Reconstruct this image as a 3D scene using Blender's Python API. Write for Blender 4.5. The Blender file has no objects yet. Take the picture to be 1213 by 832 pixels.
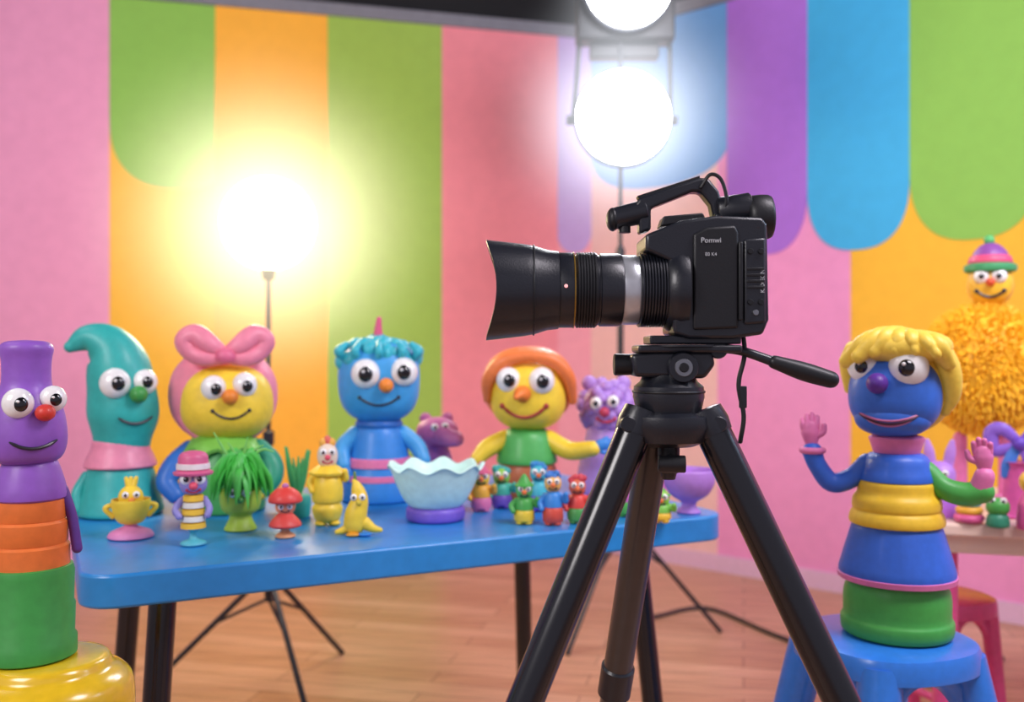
import bpy, bmesh, math, random
from mathutils import Vector, Matrix, Euler
random.seed(7)
F=1100.0; CX=606.5; CY=416.0; H=1.2
sc=bpy.context.scene
sc.view_settings.view_transform='Standard'
sc.view_settings.exposure=0.1
col=sc.collection
def W(px,py,Y): return Vector(((px-CX)/F*Y, Y, H-(py-CY)/F*Y))
# ---------------------------------------------------------------- materials
def lin(c): return c/12.92 if c<=0.04045 else ((c+0.055)/1.055)**2.4
def hexc(h):
    return tuple(lin(int(h[i:i+2],16)/255) for i in (0,2,4))+(1,)
_m={}
def mat(h,rough=0.5,coat=0.14,metal=0.0,bump=0.1,scale=60,name=None,var=0.06):
    key=(h,rough,coat,metal,bump,scale)
    if key in _m: return _m[key]
    m=bpy.data.materials.new(name or 'vinyl_'+h); m.use_nodes=True
    nt=m.node_tree; b=nt.nodes['Principled BSDF']
    c=hexc(h)
    tc=nt.nodes.new('ShaderNodeTexCoord')
    n=nt.nodes.new('ShaderNodeTexNoise'); n.inputs['Scale'].default_value=scale; n.inputs['Detail'].default_value=3
    nt.links.new(tc.outputs['Object'],n.inputs['Vector'])
    r=nt.nodes.new('ShaderNodeValToRGB')
    r.color_ramp.elements[0].position=0.3; r.color_ramp.elements[1].position=0.7
    r.color_ramp.elements[0].color=tuple(x*(1-var) for x in c[:3])+(1,)
    r.color_ramp.elements[1].color=tuple(min(1,x*(1+var)) for x in c[:3])+(1,)
    nt.links.new(n.outputs['Fac'],r.inputs['Fac']); nt.links.new(r.outputs['Color'],b.inputs['Base Color'])
    b.inputs['Roughness'].default_value=rough; b.inputs['Metallic'].default_value=metal
    b.inputs['Coat Weight'].default_value=coat; b.inputs['Coat Roughness'].default_value=0.2
    if bump:
        bp=nt.nodes.new('ShaderNodeBump'); bp.inputs['Strength'].default_value=bump; bp.inputs['Distance'].default_value=0.002
        nt.links.new(n.outputs['Fac'],bp.inputs['Height']); nt.links.new(bp.outputs['Normal'],b.inputs['Normal'])
    _m[key]=m; return m
def emit(name,c,s):
    m=bpy.data.materials.new(name); m.use_nodes=True; nt=m.node_tree
    b=nt.nodes['Principled BSDF']; b.inputs['Base Color'].default_value=(0.9,0.9,0.9,1)
    b.inputs['Emission Color'].default_value=c; b.inputs['Emission Strength'].default_value=s
    return m
WHITE=mat('f4f2f0',0.2,0.6,bump=0); PUP=mat('0a0a10',0.12,0.8,bump=0); INK=mat('23202c',0.4,0.2,bump=0)
BLK=mat('161922',0.38,0.3,bump=0.15,scale=400); BLK2=mat('0c0e14',0.5,0.1,bump=0.1,scale=300); GLOSS=mat('0b0d14',0.22,0.5,bump=0)
GREY=mat('8d9096',0.3,0.1,metal=0.8,bump=0); SILV=mat('c9ccd2',0.3,0.1,metal=0.6,bump=0)
# ---------------------------------------------------------------- mesh tools
def mkobj(name,verts,faces,m,smooth=True,sharp=42,bevel=0,sub=0):
    me=bpy.data.meshes.new(name); me.from_pydata([tuple(v) for v in verts],[],faces); me.validate()
    bm=bmesh.new(); bm.from_mesh(me); bmesh.ops.recalc_face_normals(bm,faces=bm.faces); bm.to_mesh(me); bm.free()
    if smooth:
        for p in me.polygons: p.use_smooth=True
        me.set_sharp_from_angle(angle=math.radians(sharp))
    me.materials.append(m)
    o=bpy.data.objects.new(name,me); col.objects.link(o)
    if bevel:
        md=o.modifiers.new('bevel','BEVEL'); md.width=bevel; md.segments=3; md.limit_method='ANGLE'; md.angle_limit=math.radians(35)
        md.harden_normals=False
        for p in me.polygons: p.use_smooth=True
    if sub:
        md=o.modifiers.new('sub','SUBSURF'); md.levels=sub; md.render_levels=sub
    return o
class G:
    def __init__(s,name,loc,scale=1.0,rz=0,e=None):
        if e is None:
            e=bpy.data.objects.new(name,None); e.empty_display_size=0.05; e.location=loc; e.rotation_euler=(0,0,rz)
            col.objects.link(e)
        s.e=e; s.s=scale
    def add(s,name,verts,faces,m,smooth=True,bevel=0,sub=0,sharp=42):
        o=mkobj(name,[Vector(v)*s.s for v in verts],faces,m,smooth,sharp,bevel*s.s,sub)
        o.parent=s.e; return o
def sgnp(v,p): return math.copysign(abs(v)**p,v)
def ell_geo(c,r,n=2.0,taper=0,rot=None,su=36,sv=20):
    V=[];Fc=[]; e=2.0/n
    R=Euler(rot).to_matrix() if rot else None
    for j in range(sv+1):
        ph=-math.pi/2+math.pi*j/sv
        for i in range(su):
            th=2*math.pi*i/su
            z=sgnp(math.sin(ph),e); k=1+taper*z
            x=sgnp(math.cos(ph),e)*sgnp(math.cos(th),e)*k; y=sgnp(math.cos(ph),e)*sgnp(math.sin(th),e)*k
            p=Vector((x*r[0],y*r[1],z*r[2]))
            if R: p=R@p
            V.append(p+Vector(c))
    for j in range(sv):
        for i in range(su):
            a=j*su+i;b=j*su+(i+1)%su; Fc.append((a,b,b+su,a+su))
    return V,Fc
def ell(g,name,c,r,m,n=2.0,taper=0,rot=None,su=36,sv=20):
    if not hasattr(r,'__len__'): r=(r,r,r)
    V,Fc=ell_geo(c,r,n,taper,rot,su,sv); return g.add(name,V,Fc,m,sharp=80)
def cat(P,n):
    if len(P)<3: return [P[0].lerp(P[-1],i/n) for i in range(n+1)]
    out=[]
    Q=[P[0]*2-P[1]]+P+[P[-1]*2-P[-2]]
    for i in range(1,len(Q)-2):
        for k in range(n):
            t=k/n; a,b,c,d=Q[i-1],Q[i],Q[i+1],Q[i+2]
            out.append(0.5*((2*b)+(c-a)*t+(2*a-5*b+4*c-d)*t*t+(3*b-a-3*c+d)*t**3))
    out.append(P[-1]); return out
def tube_geo(pts,rad,seg=14,sub=6,flat=1.0,caps=True,smoothp=True):
    pts=[Vector(p) for p in pts]
    if not hasattr(rad,'__len__'): rad=[rad]*len(pts)
    RP=[Vector((r,0,0)) for r in rad]
    if smoothp: C=cat(pts,sub); RR=[max(0.01,v.x) for v in cat(RP,sub)]
    else: C=pts; RR=list(rad)
    if caps:
        t0=(C[0]-C[1]).normalized(); t1=(C[-1]-C[-2]).normalized(); r0,r1=RR[0],RR[-1]
        A=[];RA=[];B=[];RB=[]
        for k in range(5,0,-1):
            a=math.pi/2*k/5; A.append(C[0]+t0*r0*math.sin(a)); RA.append(max(r0*math.cos(a),r0*0.02))
        for k in range(1,6):
            a=math.pi/2*k/5; B.append(C[-1]+t1*r1*math.sin(a)); RB.append(max(r1*math.cos(a),r1*0.02))
        C=A+C+B; RR=RA+RR+RB
    V=[];Fc=[]; T=(C[1]-C[0]).normalized()
    N=T.orthogonal().normalized()
    if abs(T.dot(Vector((0,1,0))))<0.95: N=(Vector((0,1,0))-T*T.y).normalized()
    for i,p in enumerate(C):
        if i<len(C)-1: t=(C[i+1]-C[max(i-1,0)]).normalized()
        else: t=(C[i]-C[i-1]).normalized()
        N=(N-t*N.dot(t))
        N=N.normalized() if N.length>1e-6 else t.orthogonal().normalized()
        Bn=t.cross(N)
        for k in range(seg):
            a=2*math.pi*k/seg; V.append(p+(N*math.cos(a)*flat+Bn*math.sin(a))*RR[i])
    n=len(C)
    for i in range(n-1):
        for k in range(seg):
            a=i*seg+k;b=i*seg+(k+1)%seg; Fc.append((a,b,b+seg,a+seg))
    Fc.append(tuple(range(seg))[::-1]); Fc.append(tuple((n-1)*seg+k for k in range(seg)))
    return V,Fc
def tube(g,name,pts,rad,m,**k):
    V,Fc=tube_geo(pts,rad,**k); return g.add(name,V,Fc,m)
def merge(gs):
    V=[];Fc=[]
    for v,f in gs:
        o=len(V); V+=list(v); Fc+=[tuple(i+o for i in q) for q in f]
    return V,Fc
def lathe_geo(prof,c=(0,0,0),axis=None,seg=44,smooth=0,wave=None,closed=False):
    P=[Vector((r,z,0)) for r,z in prof]
    if smooth: P=cat(P,smooth)
    R=Matrix.Identity(3)
    if axis is not None: R=Vector((0,0,1)).rotation_difference(Vector(axis)).to_matrix()
    V=[];Fc=[];n=len(P)
    for p in P:
        for k in range(seg):
            a=2*math.pi*k/seg; r=max(p.x,0.01); z=p.y
            if wave: r,z=wave(r,z,a)
            V.append(R@Vector((r*math.cos(a),r*math.sin(a),z))+Vector(c))
    m_=n if closed else n-1
    for i in range(m_):
        for k in range(seg):
            a=i*seg+k;b=i*seg+(k+1)%seg; j=((i+1)%n)*seg
            Fc.append((a,b,j+(k+1)%seg,j+k))
    if not closed:
        Fc.append(tuple(range(seg))[::-1]); Fc.append(tuple((n-1)*seg+k for k in range(seg)))
    return V,Fc
def lathe(g,name,prof,m,c=(0,0,0),axis=None,seg=44,smooth=0,wave=None,sharp=42,closed=False):
    V,Fc=lathe_geo(prof,c,axis,seg,smooth,wave,closed); return g.add(name,V,Fc,m,sharp=sharp)
def cyl(g,name,p1,p2,r1,r2,m,seg=28,bv=0.0):
    p1=Vector(p1);p2=Vector(p2);L=(p2-p1).length
    b=bv or min(r1,r2,L/2)*0.12
    return lathe(g,name,[(r1-b,0),(r1,b),(r2,L-b),(r2-b,L)],m,c=p1,axis=(p2-p1),seg=seg)
def box(g,name,c,size,m,bevel=0.0,rot=None):
    x,y,z=[s/2 for s in size]; R=Euler(rot).to_matrix() if rot else Matrix.Identity(3)
    V=[R@Vector((sx*x,sy*y,sz*z))+Vector(c) for sx in(-1,1) for sy in(-1,1) for sz in(-1,1)]
    Fc=[(0,1,3,2),(4,6,7,5),(0,4,5,1),(2,3,7,6),(0,2,6,4),(1,5,7,3)]
    return g.add(name,V,Fc,m,smooth=bevel>0,bevel=bevel)
def prism(g,name,poly,y0,y1,m,bevel=0):
    n=len(poly); V=[(x,y0,z) for x,z in poly]+[(x,y1,z) for x,z in poly]
    Fc=[tuple(range(n)),tuple(range(2*n-1,n-1,-1))]+[(i,(i+1)%n,n+(i+1)%n,n+i) for i in range(n)]
    return g.add(name,V,Fc,m,smooth=bevel>0,bevel=bevel)
def ring(g,name,R,r,z,m,c=(0,0,0),axis=None,seg=44,fl=1.0):
    prof=[(R+r*math.cos(a),z+r*fl*math.sin(a)) for a in [2*math.pi*i/12 for i in range(12)]]
    return lathe(g,name,prof,m,c=c,axis=axis,seg=seg,closed=True,sharp=80)
# head with features located on its own surface
class Head:
    def __init__(s,g,c,r,m,n=2.2,taper=0,name='head'):
        s.g=g;s.c=Vector(c);s.r=r;s.n=n;s.t=taper
        if m: ell(g,name,c,r,m,n=n,taper=taper,su=48,sv=28)
    def f(s,x,z):
        zz=max(-.97,min(.97,z/s.r[2])); sz=abs(zz)**s.n; k=1+s.t*zz
        v=1-min(1,sz); xx=abs(x/(s.r[0]*k))**s.n
        v=v-xx
        return -s.r[1]*k*(max(v,0.02)**(1/s.n))
    def P(s,x,z,out=0): return s.c+Vector((x,s.f(x,z)-out,z))
    def eyes(s,L,look=(0,0),ps=0.46):
        for i,(x,z,r) in enumerate(L):
            c=s.P(x,z,-r*0.15); ell(s.g,'eye_%d'%(i+1),c,(r,r*0.8,r*1.04),WHITE,su=28,sv=18)
            d=Vector((look[0],-1,look[1])).normalized()
            ell(s.g,'pupil_%d'%(i+1),c+Vector((d.x*r*.75,d.y*r*.66,d.z*r*.8)),(r*ps,r*.28,r*ps*1.08),PUP,su=20,sv=12)
            ell(s.g,'glint_%d'%(i+1),c+Vector((d.x*r*.75-r*.14,d.y*r*.66-r*.24,d.z*r*.8+r*.2)),(r*.1,r*.07,r*.1),WHITE,su=10,sv=6)
    def nose(s,x,z,r,m,k=1.0):
        ell(s.g,'nose',s.P(x,z,r*.5),(r,r*1.1,r*k),m)
    def smile(s,x,z,w,d,t,m=None,tilt=0,ends=True):
        pts=[]
        for i in range(13):
            u=-1+2*i/12; xx=x+w*u; zz=z-d*(1-u*u)+tilt*u; pts.append(s.P(xx,zz,-t*.2))
        tube(s.g,'mouth',pts,[t*.55]+[t]*11+[t*.55],m or INK,seg=8,sub=2)
        if ends:
            for sg in(-1,1):
                q=s.P(x+w*sg,z+tilt*sg,0); ell(s.g,'cheek_fold',q,(t*1.6,t*1.2,t*1.6),m or INK,su=10,sv=8)
def hand(g,c,s,m,up=(0,0,1),side=(1,0,0)):
    """chubby puppet hand: palm, four unequal fingers, thumb leaving the side of the palm"""
    up=Vector(up).normalized(); side=Vector(side); side=(side-up*side.dot(up)).normalized(); nr=up.cross(side); c=Vector(c)
    gs=[tube_geo([c-up*s*.9,c,c+up*s*.5],[s*.5,s*.76,s*.7],flat=.66)]
    for i,(k,L) in enumerate(((-.5,.85),(-.17,1.12),(.17,1.02),(.5,.7))):
        b=c+side*s*k*1.0+up*s*.45; tip=b+up*s*L+side*s*k*.2-nr*s*.18
        gs.append(tube_geo([b,(b+tip)/2+nr*s*.08,tip],[s*.28,s*.27,s*.22],seg=10,sub=4))
    b=c-side*s*.5-up*s*.2; gs.append(tube_geo([b,b-side*s*.5+up*s*.3,b-side*s*.62+up*s*.8],[s*.3,s*.29,s*.23],seg=10,sub=4))
    V,Fc=merge(gs); g.add('hand',V,Fc,m)
# ---------------------------------------------------------------- room
C=Vector((0.48,5.64)); uL=Vector((-2.38,-0.62)).normalized(); uR=Vector((0.72,-0.64)).normalized()
nL=Vector((-uL.y,uL.x)); nR=Vector((uR.y,-uR.x))
if nL.y>0: nL=-nL
if nR.y>0: nR=-nR
HW=3.09
def hit(px,u):
    k=(px-CX)/F; s=(k*C.y-C.x)/(u.x-k*u.y); return s,C.y+u.y*s
def wz(px,py,u): s,Y=hit(px,u); return s,H-(py-CY)/F*Y
def slab(name,u,n,s0,s1,z0,z1,d0,d1,m):
    V=[]
    for s in(s0,s1):
        for d in(d0,d1):
            for z in(z0,z1):
                p=C+u*s+n*d; V.append((p.x,p.y,z))
    Fc=[(0,1,3,2),(4,6,7,5),(0,4,5,1),(2,3,7,6),(0,2,6,4),(1,5,7,3)]
    return mkobj(name,V,Fc,m,smooth=False)
def wallmat(h,name): return mat(h,0.75,0.0,bump=0.12,scale=14,name=name,var=0.03)
PINK=wallmat('eda0c8','paint_pink'); PINKR=wallmat('ee9acb','paint_pink_right'); LGREEN=wallmat('8cc455','paint_green'); YEL=wallmat('f8bd34','paint_yellow')
SALM=wallmat('f0909c','paint_salmon'); BLUEP=wallmat('639fdc','paint_blue'); MAUV=wallmat('bd9fd8','paint_mauve')
PURP=wallmat('aa70d8','paint_purple'); CYAN=wallmat('3fb2e6','paint_cyan'); PEACH=wallmat('f2c6c0','paint_peach')
wl=slab('wall_left',uL,nL,-0.0,5.2,0,HW,-0.12,0,PINK)
wr=slab('wall_right',uR,nR,-0.0,4.8,0,HW,-0.12,0,PINKR)
GB=mat('7d7f8a',0.6,0.0,bump=0.05,scale=20,name='beam_grey')
CE=mat('101116',0.8,0.0,bump=0,name='dark_ceiling')
slab('trim_1',uL,nL,-0.05,5.2,HW,HW+0.07,-0.12,0.03,GB)
slab('trim_2',uR,nR,-0.05,4.8,HW,HW+0.07,-0.12,0.03,GB)
slab('wall_upper_left',uL,nL,-0.1,5.2,HW+.07,3.6,-0.12,-0.02,CE)  # dark upper wall, added to close the gap below the ceiling
slab('wall_upper_right',uR,nR,-0.1,4.8,HW+.07,3.6,-0.12,-0.02,CE)  # same added upper wall on the right side
BB=mat('e2bcd8',0.5,0.2,bump=0.02,name='baseboard_paint')
slab('baseboard_left',uL,nL,0,5.2,0,0.09,0,0.018,BB)
slab('baseboard_right',uR,nR,0,4.8,0,0.09,0,0.018,BB)
def stripe(g,name,u,n,s0,s1,ztop,zspring,zbot,layer,m,scallop=True):
    if s0>s1: s0,s1=s1,s0
    pts=[(s0,ztop),(s1,ztop)]
    if scallop:
        for i in range(33):
            a=math.pi*i/32; e=0.8
            pts.append(((s0+s1)/2+(s1-s0)/2*sgnp(math.cos(a),e), zspring-(zspring-zbot)*abs(math.sin(a))**e))
    else: pts+=[(s1,zbot),(s0,zbot)]
    d0=-0.001; d1=0.003*layer
    k=len(pts); V=[]
    for d in(d0,d1):
        for s,z in pts: p=C+u*s+n*d; V.append((p.x,p.y,z))
    Fc=[tuple(range(k)),tuple(range(2*k-1,k-1,-1))]+[(i,(i+1)%k,k+(i+1)%k,k+i) for i in range(k)]
    g.add(name,V,Fc,m,smooth=False)
pl=G('',None,e=wl); pr=G('',None,e=wr)
SL=lambda px:hit(px,uL)[0]; SR=lambda px:hit(px,uR)[0]
B0=0.09
stripe(pl,'stripe_yellow',uL,nL,SL(130),SL(388),HW,0,B0,1,YEL,False)
stripe(pl,'stripe_green_scallop',uL,nL,SL(130),SL(285),HW,wz(130,140,uL)[1],wz(200,224,uL)[1],2,LGREEN)
stripe(pl,'stripe_gold',uL,nL,SL(255),SL(388),HW,0,B0,3,wallmat('fbb63a','paint_gold'),False)
stripe(pl,'stripe_green',uL,nL,SL(388),SL(523),HW,0,B0,3,wallmat('9cc252','paint_green2'),False)
stripe(pl,'stripe_salmon',uL,nL,SL(523),SL(660),HW,0,B0,3,SALM,False)
stripe(pl,'stripe_pink',uL,nL,SL(660),0,HW,0,B0,1,wallmat('f0a2b0','paint_pink2'),False)
stripe(pl,'stripe_mauve_scallop',uL,nL,SL(655),-0.02,HW,wz(680,240,uL)[1],wz(680,300,uL)[1],2,MAUV)
stripe(pl,'stripe_lilac',uL,nL,SL(-60),SL(-320),HW,0,B0,3,PURP,False)
stripe(pr,'stripe_peach',uR,nR,0,SR(850),HW,0,B0,1,PEACH,False)
stripe(pr,'stripe_blue',uR,nR,0.0,SR(866),HW,wz(860,150,uR)[1],wz(830,215,uR)[1],2,BLUEP)
stripe(pr,'stripe_purple',uR,nR,SR(862),SR(957),HW,wz(940,215,uR)[1],wz(905,302,uR)[1],3,PURP)
stripe(pr,'stripe_yellow',uR,nR,SR(1008),SR(1320),HW,0,wz(1100,585,uR)[1],1,YEL,False)
stripe(pr,'stripe_cyan',uR,nR,SR(957),SR(1078),HW,wz(1018,215,uR)[1],wz(1018,296,uR)[1],3,CYAN)
stripe(pr,'stripe_green',uR,nR,SR(1078),SR(1235),HW,wz(1155,190,uR)[1],wz(1155,284,uR)[1],3,LGREEN)
stripe(pr,'stripe_orange',uR,nR,SR(1235),SR(1400),HW,wz(1155,190,uR)[1],wz(1155,284,uR)[1],3,SALM)
# floor
fm=bpy.data.materials.new('wood_plank_floor'); fm.use_nodes=True; nt=fm.node_tree; b=nt.nodes['Principled BSDF']
tc=nt.nodes.new('ShaderNodeTexCoord'); mp=nt.nodes.new('ShaderNodeMapping'); mp.inputs['Rotation'].default_value=(0,0,math.radians(14))
br=nt.nodes.new('ShaderNodeTexBrick'); br.inputs['Scale'].default_value=1.0; br.inputs['Brick Width'].default_value=1.1; br.inputs['Row Height'].default_value=0.11
br.inputs['Mortar Size'].default_value=0.0022; br.inputs['Color1'].default_value=hexc('e0b294'); br.inputs['Color2'].default_value=hexc('c89676'); br.inputs['Mortar'].default_value=hexc('8a5e46')
nz=nt.nodes.new('ShaderNodeTexNoise'); nz.inputs['Scale'].default_value=5; nz.inputs['Detail'].default_value=6
mp2=nt.nodes.new('ShaderNodeMapping'); mp2.inputs['Scale'].default_value=(0.7,9,1); mp2.inputs['Rotation'].default_value=(0,0,math.radians(14))
mx=nt.nodes.new('ShaderNodeMix'); mx.data_type='RGBA'; mx.blend_type='MULTIPLY'; mx.inputs['Factor'].default_value=0.55
cr=nt.nodes.new('ShaderNodeValToRGB'); cr.color_ramp.elements[0].color=(.5,.42,.38,1); cr.color_ramp.elements[0].position=.3; cr.color_ramp.elements[1].color=(1,1,1,1); cr.color_ramp.elements[1].position=.65
L=nt.links.new
L(tc.outputs['Object'],mp.inputs['Vector']);L(mp.outputs[0],br.inputs['Vector']);L(tc.outputs['Object'],mp2.inputs['Vector']);L(mp2.outputs[0],nz.inputs['Vector'])
L(nz.outputs['Fac'],cr.inputs['Fac']);L(br.outputs['Color'],mx.inputs[6]);L(cr.outputs['Color'],mx.inputs[7]);L(mx.outputs[2],b.inputs['Base Color']);b.inputs['Roughness'].default_value=0.38
mkobj('floor',[(-5.5,-2,-.05),(5.5,-2,-.05),(5.5,6.5,-.05),(-5.5,6.5,-.05),(-5.5,-2,0),(5.5,-2,0),(5.5,6.5,0),(-5.5,6.5,0)],[(3,2,1,0),(4,5,6,7),(0,1,5,4),(1,2,6,5),(2,3,7,6),(3,0,4,7)],fm,smooth=False)
zc=3.6
mkobj('ceiling',[(-5.5,-2,zc),(5.5,-2,zc),(5.5,6.5,zc),(-5.5,6.5,zc),(-5.5,-2,zc+.1),(5.5,-2,zc+.1),(5.5,6.5,zc+.1),(-5.5,6.5,zc+.1)],[(3,2,1,0),(4,5,6,7),(0,1,5,4),(1,2,6,5),(2,3,7,6),(3,0,4,7)],CE,smooth=False)
# ---------------------------------------------------------------- main table
TH=0.8
a=Vector((-0.76,1.63)); ux=Vector((1.24,0.62)).normalized(); uy=Vector((-0.42,0.81)).normalized()
ang=math.atan2(ux.y,ux.x); LW=1.45; LD=0.92
tb=G('blue_craft_table',(a.x,a.y,0),1.0,ang)
TB=mat('2b8cd6',0.35,0.3,bump=0.03,scale=30)
pts=[]
rc=0.07
for cx,cy,a0 in((rc,rc,180),(LW-rc,rc,270),(LW-rc,LD-rc,0),(rc,LD-rc,90)):
    for i in range(9):
        t=math.radians(a0+90*i/8); pts.append((cx+rc*math.cos(t),cy+rc*math.sin(t)))
n=len(pts); V=[(x,y,TH-.062) for x,y in pts]+[(x,y,TH) for x,y in pts]
tb.add('table_top',V,[tuple(range(n))[::-1],tuple(range(n,2*n))]+[(i,(i+1)%n,n+(i+1)%n,n+i) for i in range(n)],TB,bevel=0.006)
def tleg(nm,x,y,dx,dy):
    tube(tb,nm,[(x,y,TH-.06),(x+dx,y+dy,0.0)],[.026,.026],GLOSS,caps=False,smoothp=False,seg=20)
    cyl(tb,nm+'_flange',(x,y,TH-.075),(x,y,TH-.06),.045,.045,BLK)
tleg('leg_1',.15,.10,-.05,-.05); tleg('leg_2',.15,.74,-.05,.06); tleg('leg_3',LW-.2,.12,.06,-.05); tleg('leg_4',LW-.17,.80,.05,.06)
# ---------------------------------------------------------------- figures on the table
def TF(name,px,py,z0=TH):
    Y=(H-z0)*F/(py-CY); return G(name,((px-CX)/F*Y,Y,z0),Y/F,-math.atan((px-CX)/F))
c=lambda h:mat(h)
# teal horn puppet
g=TF('teal_puppet',143,609); T=c('2fb0aa')
lathe(g,'body',[(42,0),(48,3),(47,12),(42,32),(37,52),(32,62)],T,smooth=4)
lathe(g,'ruff',[(28,58),(40,57),(39,64),(33,78),(31,88),(24,92)],c('e98aa8'),smooth=3)
hx=tube(g,'head',[(2,0,92),(3,0,118),(1,0,150),(-4,0,178),(-16,0,199),(-36,0,207),(-54,0,198)],[33,40,38,35,27,17,7],T,seg=32)
h=Head(g,(2,0,140),(40,40,60),None,n=2.2)
h.eyes([(-8,16,17),(24,17,14)],(0.25,0)); h.nose(17,3,10,c('3f9c46'))
h=Head(g,(2,0,130),(42,42,60),None,n=2.2); h.smile(14,-14,18,7,1.7,ends=False)
tube(g,'arm',[(-36,0,45),(-46,-6,28),(-44,-10,10)],[8,7,8],T)
# bonnet puppet
g=TF('yellow_puppet_with_pink_bow',265,604); Y1=c('f9d43c'); PK=c('f08aa2')
lathe(g,'body',[(44,0),(48,3),(48,20),(45,45),(36,72),(22,90)],c('3f9a50'),smooth=4)
lathe(g,'leaf_collar',[(20,78),(44,70),(46,74),(36,86),(22,94),(16,96)],c('7cc24c'),wave=lambda r,z,a:(r*(1+.08*math.cos(9*a)),z-3*math.cos(9*a)*(r>30)))
tube(g,'arm_1',[(-38,-4,72),(-54,-14,56),(-62,-22,38),(-52,-30,24)],[12,13,12,10],c('2f6fc4'))
tube(g,'arm_2',[(40,-4,72),(54,-10,56),(56,-16,40),(48,-22,26)],[12,13,12,10],c('2f9a78'))
hand(g,(-48,-32,19),8,c('e0658a'),up=(.6,-.2,-.2)); hand(g,(42,-26,20),8,Y1,up=(-.6,-.2,-.2))
ell(g,'bonnet',(0,16,136),(63,48,58),PK,n=2.2)
h=Head(g,(4,-2,129),(53,48,46),Y1,n=2.4,taper=-.06)
ring(g,'bonnet_brim',52,7,0,PK,c=(2,-2,133),axis=(0,-1,.12))
h.eyes([(-15,17,14),(19,20,14)],(0.25,-.1)); h.nose(3,7,9,c('f08a2c')); h.smile(4,-9,20,9,1.5)
tube(g,'bow_loop_1',[(2,-34,184),(-14,-36,194),(-30,-30,206),(-42,-28,200),(-36,-30,188),(-20,-36,180),(0,-38,180)],[7,12,13,12,11,10,7],PK)
tube(g,'bow_loop_2',[(2,-34,184),(18,-36,194),(34,-30,206),(46,-28,200),(40,-30,188),(26,-36,180),(2,-38,180)],[7,12,13,12,11,10,7],PK)
ell(g,'bow_knot',(2,-44,182),(11,9,9),c('e56f92'))
# blue puppet with curls
g=TF('blue_puppet_with_curly_hair',449,592); B1=c('2f86d8'); B2=c('3fa0e0')
lathe(g,'body',[(40,0),(44,3),(43,18),(38,40),(33,62),(27,84),(18,92)],B1,smooth=4)
lathe(g,'belt',[(36,40),(39.5,41),(38.5,50),(34,52)],c('e879a8'))
lathe(g,'belt_lower',[(38,24),(42.5,25),(42,31),(37,33)],c('e879a8'))
ring(g,'collar',22,6,90,c('2a6cbf'))
h=Head(g,(0,0,140),(48,46,48),B2,n=2.7,taper=.03)
h.eyes([(-15,10,16.5),(28,12,16)],(0.0,-.02),.5); h.nose(8,-3,8.5,c('f08a2c')); h.smile(0,-17,22,9,1.5)
HB=c('36b7c8'); gs=[]
for i in range(90):
    u=random.uniform(0,2*math.pi); t=random.uniform(0,1.15)
    x=50*math.sin(t)*math.cos(u); y=46*math.sin(t)*math.sin(u); z=140+50*math.cos(t)-( 4 if t<.6 else 0)
    if y<-30 and z<172: continue
    gs.append(ell_geo((x,y,z),(8+random.random()*3,)*3,su=12,sv=8))
V,Fc=merge(gs); g.add('curly_hair',V,Fc,HB)
for i in range(9):
    aa=-2.4+i*.6; tube(g,'curl',[(44*math.sin(aa),-20-18*math.cos(aa),168),(48*math.sin(aa),-26-20*math.cos(aa),176),(40*math.sin(aa),-20-18*math.cos(aa),184)],[4,5,3],HB)
tube(g,'spike',[(0,0,184),(-1,0,200),(0,0,214)],[7,5,3],c('d8507c'))
tube(g,'arm_1',[(-28,-4,78),(-42,-10,62),(-40,-20,44)],[10,10,8],B2); hand(g,(-36,-24,36),7.5,B1,up=(.2,-.1,-1))
tube(g,'arm_2',[(28,-4,78),(44,-8,64),(52,-16,48)],[10,10,8],B2); hand(g,(53,-18,40),7.5,B1,up=(.1,-.1,-1))
# pink mouse puppet
g=TF('pink_mouse_puppet',518,580); M1=c('cc70a6')
lathe(g,'body',[(16,0),(21,3),(19,22),(17,40),(12,52)],c('b06ab8'),smooth=4)
for i,z in enumerate((8,18,28)): lathe(g,'stripe_%d'%i,[(17,z),(21.5,z+1),(21,z+5),(16,z+6)],c('7cc24c' if i%2 else 'e879a8'))
h=Head(g,(0,0,68),(25,22,18),M1,n=2.2)
tube(g,'snout',[(4,-14,66),(14,-22,63),(22,-26,62)],[12,11,9],M1)
for sx in(-14,12): ell(g,'ear',(sx,2,84),(7,4,7),M1)
h.eyes([(-3,7,4.5),(9,8,4.5)],(.2,0)); h.nose(20,-3,3,c('8b3d70'))
# yellow puppet with orange hair
g=TF('yellow_puppet_with_orange_hair',624,590); OR=c('f07f40')
lathe(g,'lower_body',[(34,0),(38,3),(37,20),(34,38),(30,46)],c('b8623a'),smooth=4)
lathe(g,'upper_body',[(32,42),(36,44),(33,60),(27,78),(16,84)],c('4fae54'),smooth=4)
ell(g,'hair',(2,14,133),(55,42,47),OR,n=2.3)
h=Head(g,(2,-2,123),(45,42,42),Y1,n=2.5)
tube(g,'hair_band',[(-46,-14,118),(-44,-26,142),(-26,-32,162),(2,-34,168),(30,-32,163),(48,-26,144),(54,-12,116)],[5,8,8,7,8,8,5],OR)
h.eyes([(-23,18,14),(15,17,15)],(0.1,-.05),.5); q=h.P(-7,2,0)
tube(g,'beak_nose',[q,q+Vector((-3,-8,0)),q+Vector((-7,-17,-3))],[10,7.5,3],c('f0802c')); h.smile(-5,-12,25,13,2.2,c('a8362a'))
tube(g,'arm_1',[(-26,-6,70),(-46,-14,60),(-58,-20,48)],[11,11,8],Y1); hand(g,(-60,-24,40),8,Y1,up=(-.2,-.2,-1))
tube(g,'arm_2',[(26,-6,70),(50,-18,58),(76,-34,62)],[11,11,9],Y1); hand(g,(84,-36,66),9,c('3a8ad8'),up=(1,0,.35),side=(0,0,1))
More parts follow.
